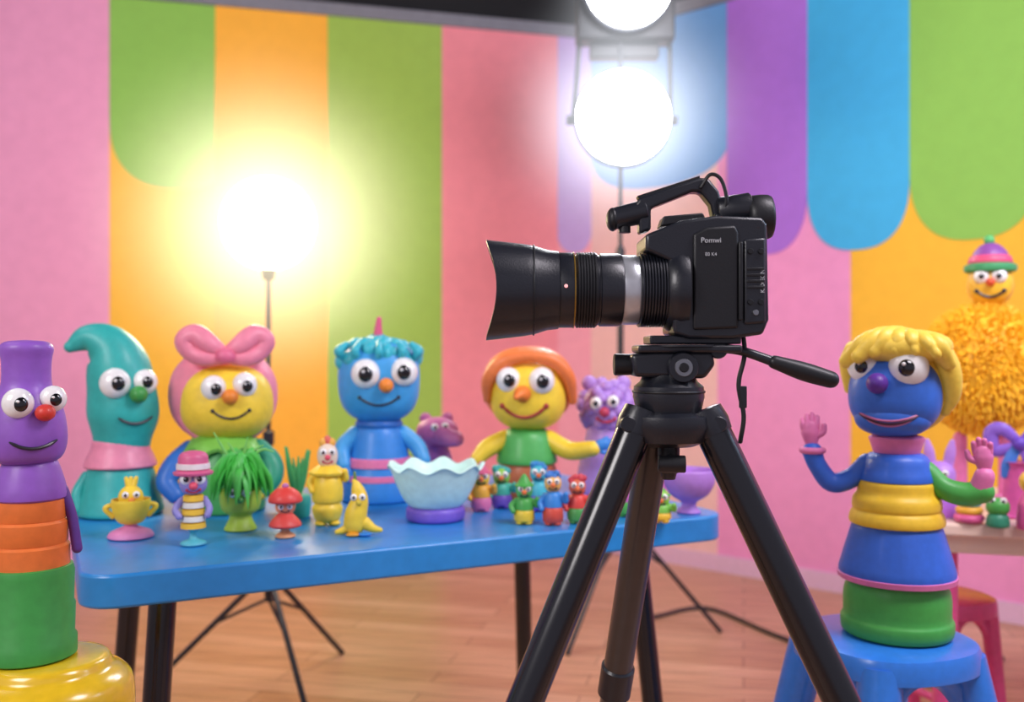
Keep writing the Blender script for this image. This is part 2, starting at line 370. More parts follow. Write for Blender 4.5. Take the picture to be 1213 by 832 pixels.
# lavender puppet
g=TF('lavender_monster_puppet',718,584); LV=c('b48cd8')
lathe(g,'body',[(32,0),(35,4),(33,30),(26,60),(22,80)],LV,smooth=4)
gs=[ell_geo((0,0,102),(30,28,30))]
for i in range(70):
    u=random.uniform(0,6.28); v=math.acos(random.uniform(-.8,1)); p=Vector((math.sin(v)*math.cos(u),math.sin(v)*math.sin(u),math.cos(v)))
    gs.append(ell_geo(Vector((0,0,102))+p*28,(8,8,8),su=10,sv=8))
V,Fc=merge(gs); g.add('fluffy_head',V,Fc,LV)
for sx in(-20,20): ell(g,'ear',(sx,0,130),(9,6,9),LV)
h=Head(g,(0,-6,102),(30,30,30),None); h.eyes([(-12,6,7),(8,8,7)]); h.nose(-2,-4,6,c('c03a5a')); h.smile(0,-12,10,4,1.5,c('c03a5a'))
# ---------------------------------------------------------------- small figurines
g=TF('yellow_cup_figurine',155,637)
lathe(g,'base',[(22,0),(26,2),(22,8),(8,14),(6,20)],c('e58bc0'),smooth=3)
lathe(g,'cup',[(6,16),(14,19),(20,30),(22,44),(20,45),(17,36),(5,30)],Y1,smooth=3)
ell(g,'head',(0,0,48),(14,13,14),Y1)
h=Head(g,(0,0,46),(15,14,14),None); h.eyes([(-6,6,4),(6,6,4)]); h.nose(1,0,3.5,c('f08a2c'))
tube(g,'handle_1',[(-19,0,40),(-28,0,36),(-20,0,26)],[3,3,3],Y1); tube(g,'handle_2',[(19,0,40),(28,0,36),(20,0,26)],[3,3,3],Y1)
for dx in(-5,0,6): tube(g,'hair_tuft',[(dx*.4,0,60),(dx,0,70)],[4,2.5],Y1)

g=TF('figurine_with_pink_cap',229,646)
lathe(g,'base',[(12,0),(15,2),(13,5),(5,8),(4,16),(12,22)],c('58b8c8'),smooth=3)
for i in range(5): lathe(g,'band_%d'%i,[(8,20+i*8),(14.5-i*.6,21+i*8),(14-i*.6,27+i*8),(8,28+i*8)],c('f2c23a' if i%2==0 else 'e6e2d8'))
h=Head(g,(0,0,74),(16,15,15),c('8d86c8')); h.eyes([(-8,6,7),(7,6,7)]); h.nose(0,-2,5,c('e0506a')); h.smile(0,-7,7,3,1.3,c('c03a5a'))
lathe(g,'cap',[(22,84),(23,87),(18,90),(17,104),(13,110),(4,112)],c('d8628e'),smooth=2)
lathe(g,'cap_band',[(16,90),(19.5,91),(19,97),(15,98)],c('e8dfe0'))
tube(g,'arm_1',[(-13,0,54),(-20,-4,44),(-16,-8,36)],[4,4,4],c('8d86c8')); tube(g,'arm_2',[(13,0,54),(18,-4,44),(16,-8,36)],[4,4,4],c('8d86c8'))

g=TF('green_leafy_plant_figurine',285,628)
lathe(g,'pot',[(16,0),(19,2),(15,10),(13,18),(22,26),(24,46),(18,50)],c('a8c840'),smooth=3)
LF=[]
for i in range(84):
    u=i*2.39996; k=(i%8)/7; L1=20+16*k+random.uniform(-3,3); hgt=88-14*k+random.uniform(-4,4)
    dx,dy=math.cos(u),math.sin(u)
    LF.append(tube_geo([(dx*3,dy*3,54),(dx*L1*.45,dy*L1*.45,hgt),(dx*L1*.85,dy*L1*.85,hgt-10),(dx*L1*1.05,dy*L1*1.05,hgt-30-random.uniform(0,12))],[3.5,5.5,5.2,.6],seg=8,sub=4,flat=.3))
V,Fc=merge(LF+[ell_geo((0,0,62),(20,18,16))]); g.add('leaves',V,Fc,c('4fc24e'))
for dx,hh in((-30,116),(-14,104),(8,110),(26,100),(38,92)): tube(g,'sprout',[(dx*.2,0,76),(dx*.6,-2,94),(dx,-3,hh)],[2.4,1.8,.7],c('7cc860'))
h=Head(g,(0,-4,44),(24,26,22),None); h.eyes([(-9,4,5),(6,4,5)]); h.nose(0,-4,4,c('3f8c3a'))

g=TF('spiky_green_plant_figurine',352,612)
lathe(g,'pot',[(12,0),(15,2),(16,22),(12,26)],c('38b0a0'),smooth=3)
for i in range(14):
    u=i*2.4; R=12+i%4*3; tube(g,'frond',[(0,0,22),(R*.5*math.cos(u),R*.5*math.sin(u),45),(R*1.0*math.cos(u),R*.8*math.sin(u),62+i%5*5)],[4,3.5,1],c('4aa860'),flat=.4,seg=8)

g=TF('red_mushroom_figurine',338,637)
lathe(g,'base',[(10,0),(12,2),(9,5),(5,8),(6,14)],c('f0a878'),smooth=3)
lathe(g,'skirt',[(6,11),(17,13),(19,16),(15,22),(9,28),(7,31)],c('e04a42'),smooth=3)
h=Head(g,(0,0,38),(12,11,11),c('f0946a')); h.eyes([(-5,0,3.4),(5,0,3.4)]); h.smile(0,-5,4,1.5,.8)
lathe(g,'mushroom_cap',[(8,41),(18,42),(20,45),(17,52),(10,58),(3,60)],c('e2443c'),smooth=3); ell(g,'topknot',(0,0,61),(4,4,3.5),c('c070b0'))

g=TF('yellow_stacked_figurine',388,622)
for sx in(-8,8): ell(g,'foot',(sx,-4,3),(7,9,3.5),Y1)
lathe(g,'body',[(10,4),(15,8),(18,20),(15,26),(18,30),(18,48),(14,60),(8,66)],Y1,smooth=3)
lathe(g,'skirt_frill',[(10,58),(20,60),(21,63),(12,70),(8,71)],Y1,wave=lambda r,z,a:(r*(1+.06*math.cos(8*a)),z))
h=Head(g,(0,0,82),(12,11.5,15),c('ecd9c4')); h.eyes([(-5,5,4.5),(5,5,4.5)]); h.nose(0,-1,3.5,c('e0506a')); h.smile(0,-6,5,2,1,c('c03a5a'))
for i,dx in enumerate((-5,0,5)): ell(g,'crown_knob',(dx,0,97+ (3 if i==1 else 0)),(4.5,4.5,6),c('e06a5a' if i==1 else 'f0b04a'))
tube(g,'arm_1',[(-12,0,62),(-20,-4,52),(-18,-8,42)],[4,4,3.5],Y1); tube(g,'arm_2',[(12,0,62),(21,-4,54),(20,-8,64)],[4,4,3.5],Y1)

g=TF('yellow_banana_figurine',424,634)
tube(g,'body',[(-4,0,13),(-2,0,26),(2,0,42),(-1,0,56),(-4,0,64)],[13,13,10,7,3],Y1,seg=20)
tube(g,'tail',[(-6,0,12),(-16,-2,7),(-24,-4,5)],[7,5,3],Y1); tube(g,'wing',[(8,-2,14),(18,-4,8),(26,-4,6)],[8,5,3],Y1)
for sx in(-6,8): ell(g,'foot',(sx,-10,2.5),(8,6,2.5),c('2f86d8' if sx>0 else 'e8a030'))
h=Head(g,(0,0,42),(11,10.5,16),None); h.eyes([(-5,4,4),(5,4,4)]); h.nose(1,-2,3.5,c('d8c03a')); h.smile(1,-8,5,2,1)
tube(g,'stem',[(-3,0,64),(-4,0,74)],[2.2,1.6],c('6a8a3a'))

# scalloped bowl
g=TF('scalloped_bowl',516,616)
lathe(g,'base',[(30,0),(34,2),(35,8),(34,15),(30,17)],c('7a5cc8'),smooth=2)
def wv(r,z,a):
    k=max(0,(z-40)/24); return r*(1+.03*k*math.cos(9*a)), z+k*3.6*math.cos(9*a)
lathe(g,'bowl',[(18,14),(30,17),(38,26),(46,42),(54,62),(57,64),(54,65),(50,60),(42,42),(33,28),(22,22),(2,20)],c('d4f6ec'),smooth=3,wave=wv,seg=90,sharp=80)
# small trio
def mini(name,px,py,bc,hc,hatc,hh=1.0,hat='cone'):
    g=TF(name,px,py)
    for sx in(-5,5): ell(g,'foot',(sx,-3,2.5),(5,7,3),c(bc[0]))
    lathe(g,'lower_body',[(7,2),(12,5),(12,18*hh),(9,22*hh)],c(bc[0]),smooth=2)
    lathe(g,'upper_body',[(8,20*hh),(11.5,21*hh),(10,34*hh),(6,38*hh)],c(bc[1]),smooth=2)
    tube(g,'arm_1',[(-9,0,33*hh),(-15,-3,26*hh),(-13,-7,19*hh)],[3.5,3.5,3],c(bc[1])); tube(g,'arm_2',[(9,0,33*hh),(15,-3,27*hh),(15,-7,36*hh)],[3.5,3.5,3],c(bc[1]))
    h=Head(g,(0,0,47*hh),(10,10,11),c(hc)); h.eyes([(-4,3,3.5),(4.5,3,3.5)]); h.nose(0,-1,3,c('e8743a')); h.smile(0,-5,4,1.6,.9)
    if hat=='cone': lathe(g,'hat',[(11,53*hh),(12,54*hh),(8,58*hh),(4,66*hh),(1,70*hh)],c(hatc),smooth=2)
    else:
        gs=[ell_geo((random.uniform(-8,8),random.uniform(-4,6),55*hh+random.uniform(-2,4)),(4,4,4),su=10,sv=6) for _ in range(14)]
        V,Fc=merge(gs); g.add('hair',V,Fc,c(hatc))
    return g
mini('small_green_figurine',621,621,('e8c83a','4aa84a'),'5cb85a','4aa84a',.85)
mini('small_blue_haired_figurine',655,622,('d8503e','3a8ad8'),'f0b860','3a7ac8',1.05,'hair')
mini('small_red_figurine',684,620,('4a9a4a','e04a42'),'d86a4a','c83a4a',.92,'hair')
mini('small_teal_figurine',594,602,('7a5cc8','4ac0a8'),'8cc84a','3aa8a0',.8,'hair')
mini('small_pink_figurine',570,606,('e879a8','f2b03a'),'f6cf3a','e0658a',.85)
mini('small_lilac_figurine',742,612,('4aa84a','c46ab8'),'d89ad8','7a5cc8',.9,'hair')
mini('small_lime_figurine',783,619,('f2c23a','7cc24c'),'8cc84a','5cae4a',.6)
mini('small_cyan_figurine',638,606,('7a5cc8','48b8c8'),'48b8c8','2f8ac8',.95,'hair')
g=TF('lilac_bowl',816,608)
lathe(g,'bowl',[(12,0),(14,2),(9,8),(10,14),(22,22),(30,36),(31,50),(29,51),(27,38),(18,27),(2,24)],c('b882d8'),smooth=3,sharp=80)
g=TF('pink_plush_bird_puppet',768,596)
lathe(g,'body',[(18,0),(21,3),(20,26),(14,44)],c('d070b8'),smooth=3)
h=Head(g,(0,0,58),(20,18,18),c('c886d8')); h.eyes([(-7,6,5),(8,6,5)]); h.nose(0,-3,5,c('f0a03a'))
# ---------------------------------------------------------------- purple puppet on yellow stool
Yp=1.42; b0=W(36,778,Yp)
g=G('purple_puppet',b0,Yp/F,.46); PU=c('9058c0')
lathe(g,'green_base',[(46,0),(51,3),(51,22),(48,26),(49,60),(47,64),(48,100),(46,108),(40,110)],c('3c9a44'))
lathe(g,'orange_body',[(38,106),(43,108),(43,132),(40,135),(41,137),(41,160),(38,163),(39,165),(38,186),(34,190)],c('ee7b35'))
lathe(g,'collar',[(30,186),(40,189),(37,208),(29,232),(24,234)],PU,smooth=3)
lathe(g,'head',[(22,228),(38,236),(44,256),(42,282),(36,304),(28,320),(26.5,335),(27,352),(29,366),(22,373),(3,375)],PU,c=(-4,0,0),smooth=5,sharp=70)
h=Head(g,(-4,0,278),(42,42,55),None,n=2.4)
h.eyes([(-8,24,17),(28,28,15)],(.25,-.05)); h.nose(20,13,11,c('d83a2e'),.9)
h=Head(g,(-4,0,262),(45.2,45.2,80),None,n=2.0); h.smile(8,-4,24,8,2,ends=False)
tube(g,'arm',[(34,-4,196),(44,-8,166),(50,-12,126)],[7,6,6],c('5f3590'))
tube(g,'arm_left',[(-34,-4,196),(-46,-8,166),(-46,-12,126)],[7,6,6],c('5f3590'))
ys=G('yellow_stool',(b0.x+.03,b0.y,0),Yp/F); YS=mat('f0c526',0.22,.7,bump=.02)
zt=b0.z*F/Yp
lathe(ys,'seat',[(3,zt),(56,zt),(66,zt-4),(70,zt-12),(82,zt-20),(92,zt-34),(94,zt-70),(88,zt-84),(78,zt-86),(70,zt-70),(3,zt-30)],YS,smooth=3,sharp=75)
for k in range(4):
    aa=math.pi/4+k*math.pi/2; tube(ys,'leg_%d'%(k+1),[(62*math.cos(aa),62*math.sin(aa),zt-60),(72*math.cos(aa),72*math.sin(aa),0)],[20,15],YS,caps=False,smoothp=False,seg=20)
lathe(ys,'rung_ring',[(60,zt*.45),(68,zt*.45),(68,zt*.45+14),(60,zt*.45+14)],YS,closed=True)
# ---------------------------------------------------------------- big blue puppet on blue stool (right)
Yb=1.9; b0=W(1062,750,Yb); g=G('blue_puppet_with_blond_hair',b0,Yb/F,-.40); BL=c('2f66d0'); PKb=c('e67ab2'); GR=c('46a846'); YB=c('f7cb32')
lathe(g,'green_base',[(54,0),(62,4),(63,18),(60,24),(60,44),(57,58),(50,68),(40,70)],GR,smooth=3)
lathe(g,'skirt_rim',[(50,64),(66,66),(67,72),(60,74)],PKb)
lathe(g,'skirt',[(52,70),(65,72),(62,88),(55,112),(49,130),(40,134)],BL,smooth=3)
lathe(g,'yellow_body',[(40,128),(53,131),(52,142),(49,147),(50,150),(49,160),(44,168),(43,180),(34,186)],YB,smooth=3)
lathe(g,'chest',[(32,180),(43,182),(39,196),(34,210),(20,216)],BL,smooth=3)
lathe(g,'collar',[(18,208),(25,212),(29,224),(31,232),(24,235)],PKb,smooth=3)
HD=c('336bd0'); YH=mat('f5d14e',.5,.12,bump=.35,scale=90)
ell(g,'hair_back',(6,20,298),(58,44,63),YH,n=2.3)
h=Head(g,(-2,-2,284),(52,46,50),HD,n=2.3,taper=-.03)
ell(g,'muzzle',(-4,-11,256),(43,36,23),HD,n=2.2)
mz=Head(g,(-4,-11,256),(43,36,23),None,n=2.2)
mz.smile(-4,7,34,9,1.3,c('c9709a'),ends=False); mz.smile(-4,4.5,32,10,1.6,c('3a1030'),ends=False); mz.smile(-4,1.5,27,9.5,1.2,c('c9709a'),ends=False)
h.eyes([(-34,32,18),(15,31,22)],(-.12,.0),.42); h.nose(-18,13,12,c('5a2a96'),1.0)
ell(g,'hair_top',(5,-6,339),(56,46,21),YH,n=2.3)
for i,(x0,x1,zz,ze) in enumerate(((-2,-54,350,322),(2,-40,353,328),(6,-22,354,334),(12,0,354,337),(16,20,353,337),(22,40,350,333),(26,54,346,320))):
    tube(g,'fringe_%d'%i,[(x0,-8,zz-2),((x0+x1)/2,-38,zz-6),(x1,-45 if abs(x1)<45 else -30,ze)],[12,14,9],YH,flat=.7)
tube(g,'hair_side_1',[(44,-16,340),(56,-10,312),(58,-2,284),(52,0,264)],[13,13,11,6],YH); tube(g,'hair_side_2',[(-48,-12,336),(-54,-2,318),(-53,6,288)],[10,10,6],YH)
tube(g,'arm_1',[(-32,-4,200),(-50,-8,182),(-72,-12,176),(-88,-14,196),(-94,-14,212)],[12,12,12,11,12],BL)
hand(g,(-96,-14,234),14.5,PKb,up=(-.08,0,1),side=(-1,0,0)); ring(g,'cuff_1',12,4,0,PKb,c=(-94,-14,214),axis=(0,0,1))
tube(g,'arm_2',[(32,-4,194),(50,-8,176),(72,-10,170),(90,-12,174)],[12,13,14,13],GR)
tube(g,'wrist_2',[(88,-12,178),(92,-14,192)],[12,11],PKb); hand(g,(91,-14,212),14,PKb,up=(-.1,0,1),side=(1,0,0))
SB=mat('2f7ee0',.3,.4,bump=.02)
def stool(name,x,y,hz,rs,m,lr=.022,sp=1.22):
    s=G(name,(x,y,0),1.0,.35)
    lathe(s,'seat',[(.003,hz),(rs*.86,hz),(rs*.97,hz-.006),(rs,hz-.018),(rs,hz-.05),(rs*.94,hz-.052),(rs*.9,hz-.025),(.003,hz-.022)],m,
          wave=lambda r,z,a:(r*(1+.07*abs(math.sin(2*a))**2),z))
    for k in range(4):
        aa=math.pi/4+k*math.pi/2; r0,r1=rs*.86,rs*sp
        tube(s,'leg_%d'%(k+1),[(r0*math.cos(aa),r0*math.sin(aa),hz-.03),(r1*math.cos(aa),r1*math.sin(aa),0)],[lr*1.5,lr*1.1],m,caps=False,smoothp=False,seg=16)
        bb=aa+math.pi/2; r2=rs*.93
        tube(s,'arch_%d'%(k+1),[(r2*math.cos(aa),r2*math.sin(aa),hz-.13),(r2*.92*(math.cos(aa)*.8+math.cos(bb)*.2),r2*.92*(math.sin(aa)*.8+math.sin(bb)*.2),hz-.07),(r2*.92*(math.cos(aa)+math.cos(bb))/2,r2*.92*(math.sin(aa)+math.sin(bb))/2,hz-.05),(r2*.92*(math.cos(bb)*.8+math.cos(aa)*.2),r2*.92*(math.sin(bb)*.8+math.sin(aa)*.2),hz-.07),(r2*math.cos(bb),r2*math.sin(bb),hz-.13)],lr*.9,m,seg=10)
        r3=rs*(.86*.4+sp*.6)
        tube(s,'rung_%d'%(k+1),[(r3*math.cos(aa),r3*math.sin(aa),hz*.4),(r3*math.cos(bb),r3*math.sin(bb),hz*.4)],lr*.7,m,smoothp=False,seg=10)
    return s
stool('blue_stool',b0.x-.025,b0.y,b0.z,.168,SB,.028,1.75)
# ---------------------------------------------------------------- right side table, pink stool and toys
st=G('side_table',(1.66,2.66,0),1.0,-.25)
WD=mat('f0d2c0',.45,.2,bump=.03,scale=12)
box(st,'table_top',(0,0,.735),(1.14,.74,.035),WD,bevel=.008)
PM=mat('e0508f',.3,.3,bump=.02)
for i,(x,y) in enumerate(((-.44,-.28),(.44,-.28),(-.44,.28),(.44,.28))): tube(st,'leg_%d'%i,[(x,y,.72),(x,y,0)],.032,PM,caps=False,smoothp=False,seg=18)
box(st,'apron_front',(0,-.31,.69),(.94,.02,.05),WD,bevel=.004); box(st,'apron_back',(0,.31,.69),(.94,.02,.05),WD,bevel=.004)
stool('pink_stool',1.30,2.76,.48,.12,PM,.017)
def SF(name,px,Y,z0=.7525): return G(name,((px-CX)/F*Y,Y,z0),Y/F,-math.atan((px-CX)/F))
Yf=2.72; g=SF('yellow_feathered_puppet',1164,Yf)
z0=(H-.7525)*F/Yf; zz=lambda py: z0-(py-CY)
FY=mat('fcc42a',.6,.05,bump=.1)
for sx in(-24,24):
    tube(g,'leg',[(sx,0,zz(520)),(sx,0,8)],[8,8],c('e07ab0')); ell(g,'foot',(sx,-8,8),(16,22,7),c('e07ab0'))
cz=zz(437); gs=[ell_geo((0,0,cz),(66,58,72))]
for i in range(3400):
    u=random.uniform(0,6.283); w=random.uniform(-1,1); q=Vector((math.sqrt(1-w*w)*math.cos(u),math.sqrt(1-w*w)*math.sin(u),w))
    p=Vector((q.x*65,q.y*57,cz+q.z*71)); d=(q*.9+Vector((random.uniform(-.7,.7),random.uniform(-.7,.7),-.4+random.uniform(-.7,.7)))).normalized()
    gs.append(tube_geo([p,p+q*3+d*3,p+q*3+d*8.5],[1.8,1.7,.4],seg=5,sub=1,caps=False,flat=.5))
V,Fc=merge(gs); g.add('feather_body',V,Fc,FY)
hc=zz(338)
h=Head(g,(8,0,hc),(25,23,25),c('f8c032'),n=2.2)
h.eyes([(-9,9,8.5),(9,9,8.5)],(-.05,0),.4); h.nose(0,2,5,c('e0552e')); h.smile(0,-8,14,7,1.8)
lathe(g,'beanie_brim',[(22,hc+14),(28,hc+16),(28,hc+23),(20,hc+26)],c('3f9a60'),c=(8,0,0),smooth=2)
lathe(g,'beanie_band',[(22,hc+24),(24,hc+26),(22,hc+33),(18,hc+35)],c('e0507a'),c=(8,0,0),smooth=2)
lathe(g,'beanie',[(20,hc+33),(17,hc+40),(10,hc+47),(3,hc+50)],c('8a4a9a'),c=(8,0,0),smooth=2); ell(g,'pompom',(7,0,hc+53),(6,6,6),c('58b868'))
# toys on side table
g=SF('purple_rabbit_plush',1113,2.52)
lathe(g,'body',[(16,0),(20,3),(18,24),(12,34)],c('b06ad0'),smooth=3); h=Head(g,(0,0,48),(18,16,17),c('b883d8')); h.eyes([(-6,4,4),(6,4,4)]); h.nose(0,-2,3,c('e0507a'))
for sx in(-9,9): tube(g,'ear',[(sx,0,60),(sx*1.3,0,76),(sx*1.5,0,88)],[6,6,3],c('b883d8'),flat=.5)
g=SF('magenta_bow_gift',1208,2.50)
lathe(g,'pedestal',[(22,0),(24,3),(20,10),(16,60),(20,66)],c('d058a0'),smooth=3)
for sx in(-1,1): tube(g,'bow_loop',[(0,-6,88),(sx*18,-8,104),(sx*30,-4,98),(sx*26,-6,78),(0,-6,86)],[5,8,9,8,5],c('8a62d0'),flat=.6)
ell(g,'bow_knot',(0,-10,88),(8,7,8),c('6a46c0')); tube(g,'bow_tail_1',[(-3,-8,84),(-12,-10,64),(-16,-10,50)],[6,7,4],c('3f7ad0'),flat=.4); tube(g,'bow_tail_2',[(3,-8,84),(12,-10,64),(18,-10,50)],[6,7,4],c('8a62d0'),flat=.4)
g=SF('green_frog_toy',1182,2.36)
lathe(g,'body',[(11,0),(13,3),(12,12),(9,16)],c('2f8a6a'),smooth=3); h=Head(g,(0,0,24),(13,12,11),c('4aa848')); h.eyes([(-6,8,4),(6,8,4)])
g=SF('pink_toy_doll',1224,2.33)
lathe(g,'body',[(14,0),(18,3),(16,30),(10,44)],c('e058a0'),smooth=3); h=Head(g,(0,0,56),(15,14,14),c('f0c23a')); h.eyes([(-5,3,4),(5,3,4)]); h.nose(0,-2,3,c('e0507a'))
g=SF('ring_stack_toy',1148,2.42)
for i in range(4): ring(g,'ring_%d'%i,12-i*1.8,5,6+i*9,c(('e0609a','f0b03a','58b8c8','b06ad0')[i]))
tube(g,'peg',[(0,0,2),(0,0,44)],3.5,c('e879a8'))
g=G('blue_toy_sneaker',(1.42,2.28,0),.001,.5)
ell(g,'sole',(0,0,14),(95,42,14),c('2a56b0'),n=3); ell(g,'toe',(50,0,38),(44,38,32),SB); tube(g,'ankle',[(-40,0,40),(-48,0,90)],[38,36],SB)
g=G('power_cable',(0,0,0))
tube(g,'cord',[(1.9,3.6,.008),(1.6,3.3,.008),(1.35,3.45,.008),(1.1,3.9,.008),(.9,4.3,.008),(.62,4.15,.008)],.006,BLK,seg=8)
# ---------------------------------------------------------------- lights
def bloom_volume(parent,name,loc,R,colr,s,pwr=3.0):  # emission-only sphere painting bloom around a lamp, no real haze in the air
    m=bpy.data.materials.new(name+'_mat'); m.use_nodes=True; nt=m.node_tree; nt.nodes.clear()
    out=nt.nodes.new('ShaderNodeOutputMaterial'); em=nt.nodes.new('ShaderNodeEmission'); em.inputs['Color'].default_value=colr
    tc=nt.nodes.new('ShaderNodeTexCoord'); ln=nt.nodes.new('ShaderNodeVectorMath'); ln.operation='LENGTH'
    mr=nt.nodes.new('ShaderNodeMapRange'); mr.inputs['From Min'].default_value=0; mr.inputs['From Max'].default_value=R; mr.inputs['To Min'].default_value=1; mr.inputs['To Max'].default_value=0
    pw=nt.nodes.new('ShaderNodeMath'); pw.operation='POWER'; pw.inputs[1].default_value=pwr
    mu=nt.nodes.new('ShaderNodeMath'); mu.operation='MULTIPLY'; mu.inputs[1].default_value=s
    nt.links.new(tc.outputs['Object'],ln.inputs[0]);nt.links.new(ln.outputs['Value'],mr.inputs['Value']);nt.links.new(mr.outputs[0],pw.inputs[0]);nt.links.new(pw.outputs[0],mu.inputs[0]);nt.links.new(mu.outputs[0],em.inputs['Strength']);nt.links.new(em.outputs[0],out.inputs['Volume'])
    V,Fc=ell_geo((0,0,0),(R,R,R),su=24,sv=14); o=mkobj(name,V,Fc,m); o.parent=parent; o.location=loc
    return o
WARM=emit('lamp_warm',(1,.82,.50,1),34); COOL=emit('lamp_cool',(.92,.94,1,1),24)
def stand(g,top,rb,hub,m=BLK):
    tube(g,'pole_lower',[(0,0,hub-.1),(0,0,top*.6)],.014,m,smoothp=False); tube(g,'pole_upper',[(0,0,top*.58),(0,0,top)],.009,m,smoothp=False)
    cyl(g,'pole_clamp',(0,0,top*.58),(0,0,top*.58+.05),.02,.02,m); cyl(g,'hub',(0,0,hub-.02),(0,0,hub+.05),.024,.024,m)
    for k in range(3):
        aa=rb+k*2*math.pi/3; ex=Vector((math.cos(aa)*.42,math.sin(aa)*.42,.008))
        tube(g,'leg_%d'%k,[(0,0,hub),ex],.010,m,smoothp=False); tube(g,'brace_%d'%k,[(0,0,hub-.1),ex*.45+Vector((0,0,hub*.55))],.006,m,smoothp=False)
Yl=3.3; p=W(318,265,Yl)
g=G('studio_globe_light',(p.x,p.y,0),1.0); stand(g,p.z-.16,-1.0,.42)
cyl(g,'lamp_socket',(0,0,p.z-.2),(0,0,p.z-.15),.02,.028,BLK)
V,Fc=ell_geo((0,0,0),(.165,.165,.165)); o=mkobj('globe',V,Fc,WARM); o.parent=g.e; o.location=(0,0,p.z)
bloom_volume(g.e,'lamp_haze',(0,0,p.z),.76,(1,.86,.60,1),5.6,2.9)
Yl=4.0; p=W(735,146,Yl); p2=W(742,-8,Yl)
g=G('studio_double_light',(p.x,p.y,0),1.0); stand(g,p2.z,-2.2,.5)
def lamp(zc,xo,nm,r=1.0):
    lathe(g,nm+'_housing',[(.05*r,-.16),(.12*r,-.15),(.15*r,-.04),(.2*r,0.0),(.207*r,.03),(.195*r,.035),(.19*r,.0)],BLK,c=(xo,-.06,zc),axis=(0,-1,-.1),sharp=50)
    V,Fc=ell_geo((0,0,0),(.197*r,.08,.197*r)); o=mkobj(nm+'_bulb_dome',V,Fc,COOL); o.parent=g.e; o.location=(xo,-.11,zc)
lamp(p.z,0,'lower'); lamp(p2.z,.02,'upper',.93)
box(g,'head_frame',(.02,.02,p2.z+.0),(.42,.12,.42),BLK2,bevel=.012)
box(g,'head_bracket',(.02,.04,p2.z-.245),(.30,.07,.06),BLK2,bevel=.01)
for sx in(-1,1):
    tube(g,'strut',[(.02+sx*.195,.02,p2.z-.2),(.01+sx*.20,-.02,p.z+.18),(sx*.208,-.05,p.z)],.010,BLK2,seg=8)
    cyl(g,'tilt_lock',(sx*.2,-.05,p.z),(sx*.235,-.05,p.z),.02,.02,BLK2)
bloom_volume(g.e,'lamp_haze_lower',(0,-.1,p.z),.66,(.90,.93,1,1),5.2,2.9); bloom_volume(g.e,'lamp_haze_upper',(.02,-.1,p2.z),.45,(.90,.93,1,1),2.2,2.9)
# ---------------------------------------------------------------- camcorder on tripod
Yc=1.4; o0=W(800,400,Yc)
g=G('camcorder',o0,Yc/F,0.0)
prism(g,'body',[(-8,4),(-8,86),(-40,100),(-40,118),(0,134),(42,140),(94,138),(100,130),(102,20),(95,3),(60,-2),(10,-2)],-34,48,BLK,bevel=4)
prism(g,'side_panel',[(14,8),(14,118),(30,126),(62,128),(66,120),(66,10)],-38,-30,BLK2,bevel=3)
prism(g,'rear_panel',[(72,14),(72,112),(97,114),(97,16)],-38,-30,BLK,bevel=3)
for i in range(4): box(g,'vent_%d'%i,(85,-38.5,78-i*7),(20,2,3),BLK2,bevel=.6)
for i,(x,z) in enumerate(((79,98),(91,98),(79,40),(91,40),(85,28))): cyl(g,'button_%d'%i,(x,-36,z),(x,-41,z),3.6,3.2,GREY if i==4 else BLK2)
box(g,'screen_hinge',(68,-36,64),(5,8,90),BLK2,bevel=1.5)
prism(g,'bottom_plate',[(-34,-8),(-34,2),(72,2),(72,-8)],-26,30,BLK,bevel=2)
az=56
def xl(nm,segs,m,**k): lathe(g,nm,segs,m,c=(0,0,az),axis=(-1,0,0),seg=56,**k)
xl('lens_mount',[(40,-12),(50,-10),(51,0),(48,10),(44,14)],BLK)
rib=[]
for i in range(9): rib+= [(42,14+i*3.4),(44,14.8+i*3.4),(44,16.4+i*3.4),(42,17.2+i*3.4)]
xl('zoom_ring',[(30,13)]+rib+[(42,45),(30,46)],BLK)
xl('silver_ring',[(30,45),(40,45),(41,47),(41,63),(40,65),(30,65)],SILV)
xl('focus_barrel',[(30,64),(42,65),(43,67),(43,90),(41.5,91),(41.5,93),(43.5,94),(43.5,118),(42,119),(42,121),(44.5,122),(44.5,144),(43,146),(30,146)],BLK)
rib=[]
for i in range(7): rib+= [(43.4,95+i*3.3),(44.8,95.8+i*3.3),(44.8,97.4+i*3.3),(43.4,98.2+i*3.3)]
xl('focus_ring',[(40,94)]+rib+[(40,119)],BLK2)
xl('gold_line',[(44,120.2),(45.2,120.6),(45.2,121.6),(44,122)],mat('b08a3a',.3,.2,metal=.7,bump=0))
cyl(g,'record_dot',(-132,-43.5,az+2),(-132,-45.5,az+2),2.2,2.0,emit('red_tally',(1,.05,.03,1),.7))
V=[];Fc=[];seg=72
prof=[(42,138,0),(46,139,0),(47.5,152,0),(52,166,0),(54.5,180,.3),(59.5,224,1),(57.5,224,1),(52,182,.3),(49,166,0),(41,150,0),(3,150,0)]
for r,x,k in prof:
    for i in range(seg):
        t=2*math.pi*i/seg; sn=math.sin(t); cut=13*k*(sn*sn)**1.3
        V.append((-(x-cut), r*math.sin(t), az+r*math.cos(t)))
for j in range(len(prof)-1):
    for i in range(seg): a_=j*seg+i;b_=j*seg+(i+1)%seg; Fc.append((a_,b_,b_+seg,a_+seg))
Fc.append(tuple((len(prof)-1)*seg+i for i in range(seg)))
g.add('lens_hood',V,Fc,BLK,sharp=35)
ring(g,'hood_ridge',53,1.0,168,BLK2,c=(0,0,az),axis=(-1,0,0),seg=56)
gl=mat('1a2a4a',.05,1,bump=0,name='lens_glass'); ell(g,'front_glass',(-151,0,az),(6,40,40),gl)
